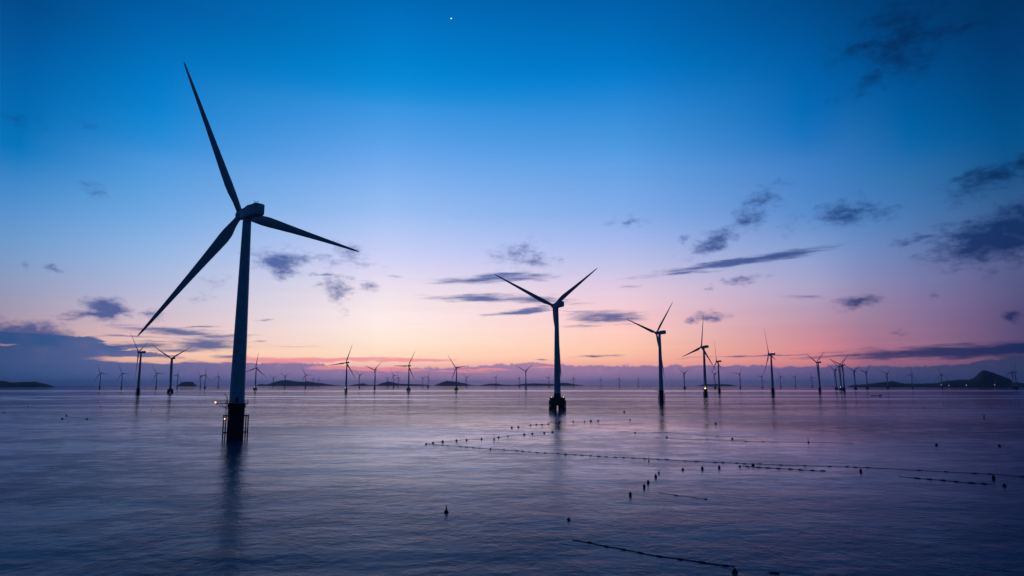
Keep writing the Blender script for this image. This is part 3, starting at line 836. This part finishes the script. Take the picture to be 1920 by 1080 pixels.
row5 = [(1181.7,929,1.0,'lowest and nearest buoy of the '+D_),(1208,914,1.0,'second nearest buoy of the '+D_),(1215.6,906,1.0,'middle buoy of the '+D_),(1229.6,895,1.05,'fourth buoy up the '+D_),(1235.4,888,.8,'topmost and smallest buoy of the '+D_)]
for x, y, s, l in row5: buoy(x, y, 'barrel_buoy', l, s, 'buoys in the diagonal row')
buoy(1280.4, 881, 'ball_buoy', 'leftmost of the three dark buoys just under the long float line', 1.1)
buoy(1317, 880, 'barrel_buoy', 'middle one of the three dark buoys just under the long float line', 1.1)
buoy(1348.5, 878, 'barrel_buoy', 'rightmost of the three dark buoys just under the long float line', 1.1)
buoy(1412, 873, 'ball_buoy', 'round dark buoy between the two parallel float lines', 1.3)
buoy(1387, 875, 'ball_buoy', 'round dark buoy at the left end of the short parallel float line', 1.0)
buoy(1614, 885, 'barrel_buoy', 'upright dark buoy alone under the right part of the long float line', 1.1)
buoy(1863, 898, 'barrel_buoy', 'upright dark buoy at far right above the six float line', 1.3)
buoy(1883, 911.5, 'ball_buoy', 'round dark buoy beyond the right end of the six float line', 1.3)
buoy(1216.7, 865, 'spar_buoy', 'thin upright pole buoy standing in the long float line', 1.1)
buoy(1516, 829.5, 'spar_buoy', 'faint pole buoy at the right end of the far thin line', 1.5)
buoy(926.5, 824.5, 'spar_buoy', 'pole buoy standing in the upper slanting float line', 1.6)
buoy(1342, 795, 'ball_buoy', 'lone far buoy highest up between the two right tower reflections', 2.0)
buoy(1373, 823.5, 'ball_buoy', 'small dark buoy midway along the far thin line', 1.5)
buoy(1250.6, 820.5, 'ball_buoy', 'small buoy beside the reflection of the third largest turbine', 1.3)
buoy(1191, 812, 'ball_buoy', 'small buoy left of the reflection of the third largest turbine', 1.4)
buoy(1170.5, 773, 'ball_buoy', 'tiny far buoy high on the water right of the pile cap turbine', 2.6)
buoy(1066.5, 975, 'ball_buoy', 'round black buoy alone in the near water', .95)
buoy(1377.6, 1073.5, 'ball_buoy', 'round buoy just below the right end of the nearest float line', 1.1)
buoy(116.7, 786, 'ball_buoy', 'small buoy below the left end of the short left rope', 2.2)
buoy(7.8, 774, 'ball_buoy', 'dim buoy farthest left on the water', 1.7)
buoy(52, 762, 'ball_buoy', 'tiny far buoy at left above the short left rope', 1.7)
buoy(189, 762.5, 'ball_buoy', 'tiny far buoy between the short left rope and the wide based turbine', 1.7)
buoy(284, 769, 'ball_buoy', 'tiny far buoy under the wide based turbine at left', 1.7)
buoy(1731.7, 764.5, 'ball_buoy', 'tiny far buoy below the right ridge', 1.7)
buoy(1756, 835, 'ball_buoy', 'small buoy at right above the long float line', 1.6)
buoy(1874, 837, 'ball_buoy', 'small buoy farthest right, above the pole of the right side', 1.6)
# conical marker
p = water_point(836.7, 960.5)
mk = thing('marker_buoy', 'black conical marker buoy with a topmark pole in the near water', 'buoy', (p.x, p.y, 0))
bm = bmesh.new()
lathe(bm, [(.12, -.3), (.36, -.12), (.40, .06), (.36, .16), (.2, .34), (.12, .5)], 18)
o = link_mesh('float', bm, MAT['rubber'], mk, True)
bm = bmesh.new(); lathe(bm, [(.11, .48), (.10, .95), (.085, 1.0), (.08, 1.1), (.03, 1.14)], 12)
o = link_mesh('topmark', bm, MAT['rubber'], mk, True)
# leaning pole marker, far right
p = water_point(1845, 783.5)
mk = thing('pole_marker', 'faint tilted pole marker with a small flag on the right water', 'buoy', (p.x, p.y, 0))
bm = bmesh.new(); lathe(bm, [(.3, -.3), (.55, 0), (.5, .35), (.15, .5)], 12); tube(bm, (0, 0, .4), (-.9, 0, 2.7), .09)
tube(bm, (0.1, 0, .4), (.7, 0, 1.9), .08)
link_mesh('float', bm, MAT['rubber'], mk)
bm = bmesh.new(); box(bm, (.55, 0, 1.75), (.75, .06, .5)); link_mesh('flag', bm, MAT['hull'], mk)

def float_line(label, path, floats, fscale=1.0, rope_r=0.055, group='float lines of the sea farm'):
    pts = [water_point(x, y) for x, y in path]
    root = thing('float_line', label, 'float line', (pts[0].x, pts[0].y, 0), 0, group)
    org = Vector((pts[0].x, pts[0].y, 0))
    fine = []
    for a, c in zip(pts[:-1], pts[1:]):
        n = max(2, int((c - a).length / 4))
        for i in range(n):
            q = a.lerp(c, i / n)
            side = Vector((-(c - a).y, (c - a).x, 0)).normalized()
            q = q + side * 0.10 * math.sin(i * 0.9 + a.x) 
            q.z = 0.03 + 0.02 * math.sin(i * 1.7)
            fine.append(q - org)
    fine.append(pts[-1] - org + Vector((0, 0, .03)))
    bm = bmesh.new()
    rings = []
    for i, q in enumerate(fine):
        d = (fine[min(i + 1, len(fine) - 1)] - fine[max(i - 1, 0)]).normalized()
        s = Vector((-d.y, d.x, 0)).normalized()
        u = Vector((0, 0, 1))
        rings.append([bm.verts.new(q + (s * math.cos(k * math.tau / 6) + u * math.sin(k * math.tau / 6)) * rope_r) for k in range(6)])
    for a, c in zip(rings[:-1], rings[1:]):
        for k in range(6): bm.faces.new((a[k], a[(k + 1) % 6], c[(k + 1) % 6], c[k]))
    bm.faces.new(rings[0]); bm.faces.new(rings[-1])
    link_mesh('rope', bm, MAT['rope'], root)
    for f in floats:
        x, y = f[0], f[1]
        kind = f[2] if len(f) > 2 else 'rope_float'
        s = (f[3] if len(f) > 3 else 1.0) * fscale
        p = water_point(x, y)
        best = min(range(len(pts) - 1), key=lambda i: abs((pts[i].x + pts[i + 1].x) / 2 - p.x))
        d = pts[best + 1] - pts[best]
        o = bpy.data.objects.new('float', LIB[kind]); C.objects.link(o)
        o.parent = root
        o.location = (p.x - org.x, p.y - org.y, 0.02)
        o.scale = (s * random.uniform(.85, 1.25), s, s)
        o.rotation_euler = (0, 0, math.atan2(d.y, d.x) + R(random.uniform(-8, 8)))
    return root
B = 'ball_buoy'
upA = [(799,832),(812,830),(830,828),(856,826),(875,824.5),(903,823),(926,822),(935,819.5),(952.5,817.5),(983,814.5),(998,813),(1020.5,811.5),(1036,810)]
float_line('upper slanting float line rising right from the tip of the float V', upA, [(x, y + 1, B, random.uniform(.9, 1.5)) for x, y in upA if x != 926], 1.1, 0.035)
upB = [(959.5,801.7),(972,800.7),(994.7,797),(1005.5,796),(1016,795.7),(1028,795),(1048.5,793),(1075,790.7),(1096,790),(1108,789.5),(1121.5,789),(1150,788),(1181.5,787)]
float_line('far float line crossing under the pile cap turbine, farthest of all', upB, [(x, y + .6, B, random.uniform(.9, 1.4)) for x, y in upB if x != 1150], 1.5, 0.035)
mainB = [(802,832.8),(816,834),(830,835),(840,836),(863,837.6),(875,838.5),(887,839.5),(899,840.2),(919.7,841.7),(945,843.4),(969,845.5),(980,846.4),(993,847.5),(1007,848.7),(1022,849.5),(1046,850.6),(1060.5,852),(1078,852.8),(1091,853.8),(1107,854.8),(1122.6,855.9),(1137,856.6),(1153.7,857.3),(1169,858.3),(1187,859),(1209,860.3),(1234,861.5),(1250.6,862),(1284.6,864.4),(1305.8,865.4),(1341,867),(1356,867.7),(1382,868.7),(1396,869.6),(1424.6,870),(1464,872),(1509,873.4),(1556,874.8),(1588,875.4),(1604,876.3),(1627,877),(1675,879.6),(1723,882),(1773.5,884.8),(1827,887.6),(1855.5,889),(1915.7,893.5),(1960,896)]
fl = [(x, y) for x, y in mainB if x > 810 and x not in (919.7, 1060.5, 1675, 1960)] + [(919.7,842.4,B,1.1),(1060.5,852.8,B,1.1)]
float_line('longest float line, running from the tip of the float V to the right edge', mainB, fl, 1.0, 0.045)
lc = [(1390,873.6),(1401.7,875),(1422.5,876.5),(1440,877.5),(1460,878.7),(1482,879.8),(1500.6,881),(1523.5,882.3),(1548,883.4)]
float_line('short float line parallel under the longest one, right of the diagonal buoy row', lc, lc[1:-1] + [(1543, 883)], 1.1, 0.045)
ld = [(1236,924),(1255,926.5),(1268,929),(1295,932),(1325,936.2)]
float_line('short sagging rope with two floats right of the diagonal buoy row', ld, [(1268,929),(1323,936)], .7, 0.03)
le = [(1684,893.5),(1695.8,894.6),(1720,897),(1743,899),(1768,901),(1793,903.6),(1821.6,906),(1844.5,907.5),(1860,908.6)]
float_line('six float line at the right edge of the water, thick dark floats', le, le[2:-1], 1.25, 0.05)
lg = [(1226.7,821),(1270,822.6),(1326.7,824.4),(1373,826.2),(1398.5,827.3),(1431,828),(1480,828.8),(1540,829.8),(1600,831)]
float_line('far thin line crossing between the right tower reflections', lg, [(1326.7,824.8),(1398.5,827.6),(1431,828.3)], 1.0, 0.04)
lf = [(1160,809.5),(1200,810.5),(1249.6,811),(1304,815),(1345,817.5),(1420,819.5)]
float_line('faint thin line above the far thin line at right', lf, [(1249.6,811.3),(1345,817.8)], 1.0, 0.035)
lh = [(1073,1013),(1090,1015),(1105,1017.6),(1136.6,1025),(1169,1030.8),(1201,1036.9),(1236,1043.4),(1275.5,1049),(1316,1055),(1359.7,1061),(1378,1062.5)]
float_line('nearest float line at the bottom edge, thick rope with black floats', lh, lh[2:-1], .85, 0.045)
ll = [(124.4,780),(138,783.3),(150,784.6),(163,785.6),(175,786.8)]
float_line('short left rope with two dark floats', ll, [(124.4,780.3,B,1.6),(138,783.5),(163,786.2,B,1.7)], 1.2, 0.07)
lk = [(318,780.5),(327,782),(336,783.4),(352,784)]
float_line('tiny rope scrap between the short left rope and the largest tower', lk, [(320,781)], 1.2, 0.06)
p = water_point(1451.6, 1075)
o = bpy.data.objects.new('loose_float', LIB['rope_float']); C.objects.link(o); o.location = (p.x, p.y, 0.02); o.rotation_euler = (0, 0, R(-12)); o.scale = (1.1, .7, .7)
tag(o, 'loose lying float at the bottom edge right of the nearest float line', 'buoy', 'single buoys on the water')

# ------------------------------------------------------------------ boats
def boat(px, py, length, rz, label, cabin_end):
    p = water_point(px, py)
    root = thing('boat', label, 'boat', (p.x, p.y, 0), rz, 'small dark boats')
    bm = bmesh.new()
    Ln = length / 2
    pr = None
    for k in range(13):
        s = k / 12 * 2 - 1
        w = length * .11 * max(0.04, (1 - abs(s) ** 3.2))
        top = .75 + .5 * s * s
        ring = [bm.verts.new((s * Ln, -w, top)), bm.verts.new((s * Ln * .95, -w * .75, -.4)), bm.verts.new((s * Ln * .95, w * .75, -.4)), bm.verts.new((s * Ln, w, top))]
        if pr:
            for i in range(4): bm.faces.new((pr[i], pr[(i + 1) % 4], ring[(i + 1) % 4], ring[i]))
        else: bm.faces.new(ring)
        pr = ring
    bm.faces.new(pr)
    link_mesh('hull', bm, MAT['hull'], root)
    bm = bmesh.new()
    box(bm, (cabin_end * Ln * .62, 0, 1.5), (length * .16, length * .13, 1.5), bev=.12)
    box(bm, (cabin_end * Ln * .62, 0, 2.32), (length * .19, length * .15, .12))
    tube(bm, (cabin_end * Ln * .5, 0, 2.3), (cabin_end * Ln * .5, 0, 3.6), .06)
    link_mesh('cabin', bm, MAT['hull'], root)
boat(1643.5, 742.4, 19, R(-26), 'long low dark boat on the water right of the tight turbine cluster', 1)
boat(941, 728.0, 24, R(10), 'tiny dark boat far off below the long low islet', 1)

# ------------------------------------------------------------------ haze: evening sea air
bm = bmesh.new()
box(bm, (0, 0, 129), (2 * SEA_R + 2000, 2 * SEA_R + 2000, 262))
hz = link_mesh('haze', bm, None)
hz['kind'] = 'stuff'
hm = bpy.data.materials.new('sea_haze'); hm.use_nodes = True
t = hm.node_tree; t.nodes.clear()
pv = t.nodes.new('ShaderNodeVolumePrincipled')
pv.inputs['Color'].default_value = (0.66, 0.78, 1.0, 1)
pv.inputs['Density'].default_value = 2.4e-5
pv.inputs['Anisotropy'].default_value = 0.35
mo = t.nodes.new('ShaderNodeOutputMaterial')
t.links.new(pv.outputs[0], mo.inputs['Volume'])
hz.data.materials.append(hm)
